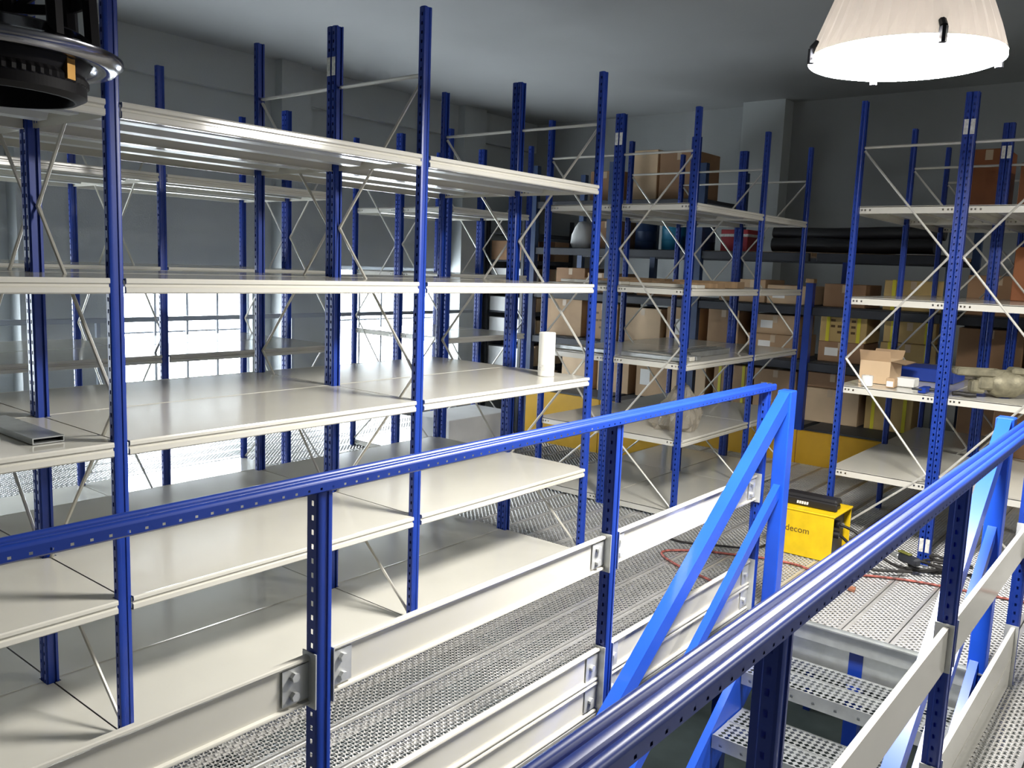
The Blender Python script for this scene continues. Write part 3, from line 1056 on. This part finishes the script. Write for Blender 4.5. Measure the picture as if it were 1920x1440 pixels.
def crumpled_bag():
    m = MB()
    random.seed(3)
    n, k = 26, 9
    prof = [(.0, .0), (.16, .002), (.19, .04), (.17, .10), (.14, .16), (.10, .22), (.055, .27), (.03, .29), (.0, .295)]
    for i in range(n):
        t = 2 * PI * i / n
        for j, (r, z) in enumerate(prof):
            rr = r * (1 + .13 * math.sin(3 * t + j) + .10 * math.sin(7 * t + 2.3 * j) + random.uniform(-.07, .07))
            m.v.append((rr * math.cos(t) + .05 * z / .3, rr * math.sin(t) * .8, z + (random.uniform(-.012, .012) if 1 < j < 8 else 0)))
    for i in range(n):
        a = (i + 1) % n
        for j in range(k - 1):
            m.f.append((i * k + j, a * k + j, a * k + j + 1, i * k + j + 1))
    o = m.build('plastic_bag', 'film', None, loc=(2.74, .22, .5105))
    return tag(o, 'crumpled clear plastic bag on the second shelf beyond the cross aisle', 'bag')


crumpled_bag()
# goods on the right-hand rack
oc = thing('open_carton', 'small tan carton with open flaps on the right-hand rack', 'box', (2.86, -1.06, .937))
m = MB()
W_, D_, H_ = .24, .17, .135
m.box(0, W_, 0, D_, .001, .004).box(0, .004, 0, D_, .004, H_).box(W_ - .004, W_, 0, D_, .004, H_).box(.004, W_ - .004, 0, .004, .004, H_).box(.004, W_ - .004, D_ - .004, D_, .004, H_)
m.build('carton_body', 'card_d', oc)
for (p, q, r_, s_) in (((0, 0, H_), (0, D_, H_), (-.03, D_, H_ + .06), (-.03, 0, H_ + .06)), ((0, 0, H_), (W_, 0, H_), (W_, -.08, H_ - .01), (0, -.08, H_ - .01)), ((W_, 0, H_), (W_, D_, H_), (W_ + .05, D_, H_ + .05), (W_ + .05, 0, H_ + .05))):
    f = MB()
    f.quad(p, q, r_, s_)
    f.quad(*[(a, b, c - .003) for a, b, c in (s_, r_, q, p)])
    f.build('carton_flap', 'card_b', oc)
cu = MB().lathe([(0, 0), (.028, 0), (.031, .003), (.031, .058), (.028, .06), (.012, .06), (.012, .05), (0, .05)], 24).build('tape_roll', 'paper', None, smooth=40, loc=(2.70, -.985, .938))
tag(cu, 'white roll standing in front of the open carton', 'roll')
carton('small_box', 'little pink and white box beside the white roll', 2.72, 2.79, -1.125, -1.08, .937, .055, 'card_b', tape=False, lab=False)
MB().box(2.719, 2.7196, -1.12, -1.085, .945, .975).build('label_plate', 'white', bpy.data.objects['small_box'])
carton('small_box', 'white box lying behind the little pink box', 2.84, 2.95, -1.20, -1.10, .937, .05, 'carton_white', tape=False)
carton('storage_bin', 'blue plastic tray at the back of the right-hand shelf', 3.25, 3.55, -1.32, -.98, .937, .08, 'blue', tape=False)
cl = thing('hand_clamp', 'small blue clamp lying at the shelf edge of the right-hand rack', 'tool', (2.66, -1.29, .9375))
MB().bbox(-.02, .10, -.02, .02, .0, .03, .005).build('clamp_body', 'blue', cl)
MB().tube((-.02, .0, .02), (-.02, .05, .02), .006, 8).tube((.07, -.02, .015), (.07, -.045, .015), .01, 8).build('clamp_screw', 'dark_steel', cl, smooth=40)
# dirty machine part
mp = thing('machine_part', 'dirty metal gearbox with bracket lying on the right-hand rack', 'machine', (2.86, -1.64, .9375), rotz=.5)
MB().lathe([(0, -.10), (.045, -.10), (.06, -.085), (.075, -.05), (.075, .03), (.06, .06), (.05, .09), (.03, .11), (0, .11)], 20).build('gear_housing', 'cast_metal', mp, smooth=35, loc=(0, -.02, .076)).rotation_euler = (PI / 2, 0, .2)
MB().bbox(-.06, .06, .0, .14, .04, .11, .012).bbox(-.05, .03, .10, .17, .02, .09, .01).build('motor_block', 'cast_metal', mp, smooth=35)
MB().bbox(-.055, -.030, .02, .25, .112, .150, .006).bbox(.030, .055, .02, .25, .112, .150, .006).bbox(-.030, .030, .215, .25, .112, .150, .006).bbox(-.030, .030, .02, .05, .112, .150, .006).build('bracket_frame', 'cast_metal', mp, smooth=35)
MB().bbox(-.05, .05, -.09, -.02, .125, .165, .012).build('top_cover', 'cast_metal', mp, smooth=35)
MB().tube((.0, -.12, .08), (.0, -.17, .08), .02, 12).build('shaft', 'galv', mp, smooth=40)
for k in range(4):
    a = PI / 2 * k + .4
    MB().tube((.05 * math.cos(a), -.122, .076 + .05 * math.sin(a)), (.05 * math.cos(a), -.132, .076 + .05 * math.sin(a)), .008, 6).build('bolt', 'dark_steel', mp)
bl = MB().path([(2.70, -1.43, .95), (2.72, -1.46, .951), (2.70, -1.50, .95), (2.72, -1.54, .95)], .012, 8).build('short_hose', 'cable', None, smooth=60)
tag(bl, 'short dark hose next to the machine part', 'hose')
carton('cardboard_box', 'rust-brown tall carton on top of the right-hand rack', 3.95, 4.30, -1.345, -1.14, 1.937, .46, 'rust_panel', group='cartons on the right-hand racks')
carton('cardboard_box', 'rust-brown wide carton on top of the rack at the right edge', 3.75, 4.2, -1.88, -1.46, 1.937, .34, 'rust_panel', group='cartons on the right-hand racks')
carton('cardboard_box', 'brown carton on the third shelf at the right edge', 3.9, 4.3, -1.88, -1.46, 1.437, .34, 'rust_panel', group='cartons on the right-hand racks')
carton('cardboard_box', 'dark brown carton low on the rack at the right edge', 3.8, 4.3, -1.86, -1.46, .452, .34, 'card_c', group='cartons on the right-hand racks')
carton('cardboard_box', 'long pale carton on the floor shelf of the bay by the corner pillar', 2.42, 3.18, 1.985, 2.40, .056, .28, 'carton_white', tape=False)

# ------------------------------------------------------------------ welding set and clutter on the deck
wd = thing('welding_set', 'scuffed yellow welding set with a black carrying handle on the deck', 'welder', (2.255, -1.01, .004))
Wx, Wy, Hz = .30, .345, .262
sh = MB()
sh.bbox(0, .008, 0, Wy, .0, Hz, .002).bbox(Wx - .008, Wx, 0, Wy, .0, Hz, .002).bbox(-.004, Wx + .004, -.006, Wy + .004, Hz - .012, Hz, .003)
sh.box(.008, Wx - .008, Wy - .008, Wy, 0, Hz - .012)
sh.build('shell', 'welder_yellow', wd)
MB().box(.009, Wx - .009, .035, .045, .002, Hz - .013).build('end_panel', 'dark_steel', wd)
MB().box(.006, Wx - .006, .05, Wy - .01, .002, .012).build('bottom_plate', 'dark_steel', wd)
for zz in (.19, .13):
    MB().tube((.12, .03, zz), (.12, .0, zz), .022, 14).build('cable_socket', 'black', wd, smooth=40)
MB().tube((.22, .03, .16), (.22, .012, .16), .016, 12).build('dial', 'galv', wd, smooth=40)
hd = MB()
hd.bbox(.09, .19, .02, .325, Hz + .026, Hz + .062, .012).bbox(.10, .18, .025, .085, Hz + .0005, Hz + .03, .006).bbox(.10, .18, .26, .32, Hz + .0005, Hz + .03, .006)
hd.bbox(.075, .10, .015, .33, Hz + .001, Hz + .045, .006)
hd = hd.build('carrying_handle', 'black', wd, smooth=30)


def text_mesh(body, size, mt, parent, loc, rot, name='lettering'):
    cu = bpy.data.curves.new(name, 'FONT')
    cu.body = body
    cu.size = size
    cu.extrude = .0004
    o = bpy.data.objects.new(name, cu)
    COL.objects.link(o)
    bpy.context.view_layer.update()
    me = bpy.data.meshes.new_from_object(o.evaluated_get(bpy.context.evaluated_depsgraph_get()))
    bpy.data.objects.remove(o)
    me.materials.clear()
    me.materials.append(MATS[mt])
    return put(name, me, parent, loc, rot)


# the front faces -X; text reads towards -Y
ROTF = Matrix(((0, 0, -1), (-1, 0, 0), (0, 1, 0))).to_euler()
text_mesh('decom', .05, 'ink', wd, (-.0006, .262, .132), ROTF)
m = MB()
m.box(-.001, -.0003, .280, .300, .150, .155)
m.v += [(-.0007, .285, .163), (-.0007, .285, .143), (-.0007, .272, .153)]
m.f.append((len(m.v) - 3, len(m.v) - 2, len(m.v) - 1))
m.build('arrow_mark', 'ink', wd)
hl = MB()
for k in range(5):
    y = .235 - k * .0135
    hl.prism([(y, Hz + .014), (y - .010, Hz + .014), (y - .012, Hz + .030), (y - .002, Hz + .030)], 'x', .0738, .0746)
hl.build('lettering', 'white', wd)


def cord(name, label, pts, r, mt, cat='cable', group=None):
    # smooth through the points with Catmull-Rom
    P = [Vector(p) for p in pts]
    out = []
    for i in range(len(P) - 1):
        p0, p1, p2, p3 = P[max(i - 1, 0)], P[i], P[i + 1], P[min(i + 2, len(P) - 1)]
        for k in range(8):
            t = k / 8
            out.append(.5 * ((2 * p1) + (p2 - p0) * t + (2 * p0 - 5 * p1 + 4 * p2 - p3) * t * t + (3 * p1 - p0 - 3 * p2 + p3) * t ** 3))
    out.append(P[-1])
    o = MB().path(out, r, 6).build(name, mt, None, smooth=70)
    return tag(o, label, cat, group)


Z = .010
cord('red_cord', 'red and white twisted cord looping over the walkway planks', [(1.42, -.86, Z), (1.52, -.68, Z), (1.60, -.45, Z), (1.70, -.29, Z), (1.79, -.28, Z), (1.92, -.42, Z), (1.98, -.55, Z), (2.05, -.70, Z), (2.08, -.88, Z), (2.05, -1.02, Z), (2.12, -1.14, Z), (2.20, -1.25, Z), (2.28, -1.44, Z), (2.32, -1.65, Z), (2.36, -1.91, Z), (2.40, -2.30, Z), (2.42, -2.6, Z)], .0065, 'red_cord')
cord('power_cable', 'thin dark cable crossing the walkway towards the welding set', [(2.02, -.10, Z), (1.98, -.25, Z), (2.08, -.45, Z), (2.10, -.60, .026), (2.2, -.63, .016), (2.40, -.64, Z), (2.6, -.63, Z)], .006, 'cable')
cord('welding_cable', 'upper black welding cable leaving the open end of the welding set', [(2.375, -1.012, .194), (2.37, -1.10, .17), (2.36, -1.20, .10), (2.38, -1.30, .04), (2.46, -1.42, .014), (2.55, -1.55, .014), (2.62, -1.72, .014)], .008, 'cable')
cord('welding_cable', 'lower black welding cable leaving the open end of the welding set', [(2.375, -1.016, .134), (2.33, -1.09, .10), (2.27, -1.16, .04), (2.25, -1.24, .03), (2.30, -1.33, .032), (2.35, -1.40, .034)], .008, 'cable')
random.seed(11)
for i in range(3):
    pts = []
    cx, cy = 2.45 + .02 * i, -1.44 - .05 * i
    for k in range(11):
        a = k * .62 + i * 1.3
        rr = .075 + .02 * math.sin(k * 1.7 + i)
        pts.append((cx + rr * .7 * math.cos(a), cy + rr * 1.25 * math.sin(a), .050 + .018 * i + .004 * math.sin(k)))
    cord('cable_coil', ['lower loop of black cable heaped at the foot of the rack', 'middle loop of black cable heaped at the foot of the rack', 'top loop of black cable heaped at the foot of the rack'][i], pts, .0075, 'cable', group='cable heap at the rack foot')
eh = thing('electrode_holder', 'dirty grey electrode holder lying on the cable heap', 'tool', (2.40, -1.34, .085), rotz=-.5)
MB().bbox(-.025, .025, -.10, .02, -.02, .022, .01).build('grip', 'dark_steel', eh, smooth=40)
MB().bbox(-.016, .016, .02, .075, -.012, .010, .006).build('jaw', 'galv', eh)
MB().bbox(-.014, .014, -.05, .03, .022, .032, .004).build('lever', 'olive', eh)
wc = MB().prism([(0, 0), (.05, .008), (.058, .03), (.012, .036)], 'z', 0, .012).build('wood_offcut', 'offcut', None, loc=(1.90, -1.25, .0045))
tag(wc, 'small reddish wood offcut lying alone on the deck planks', 'offcut')
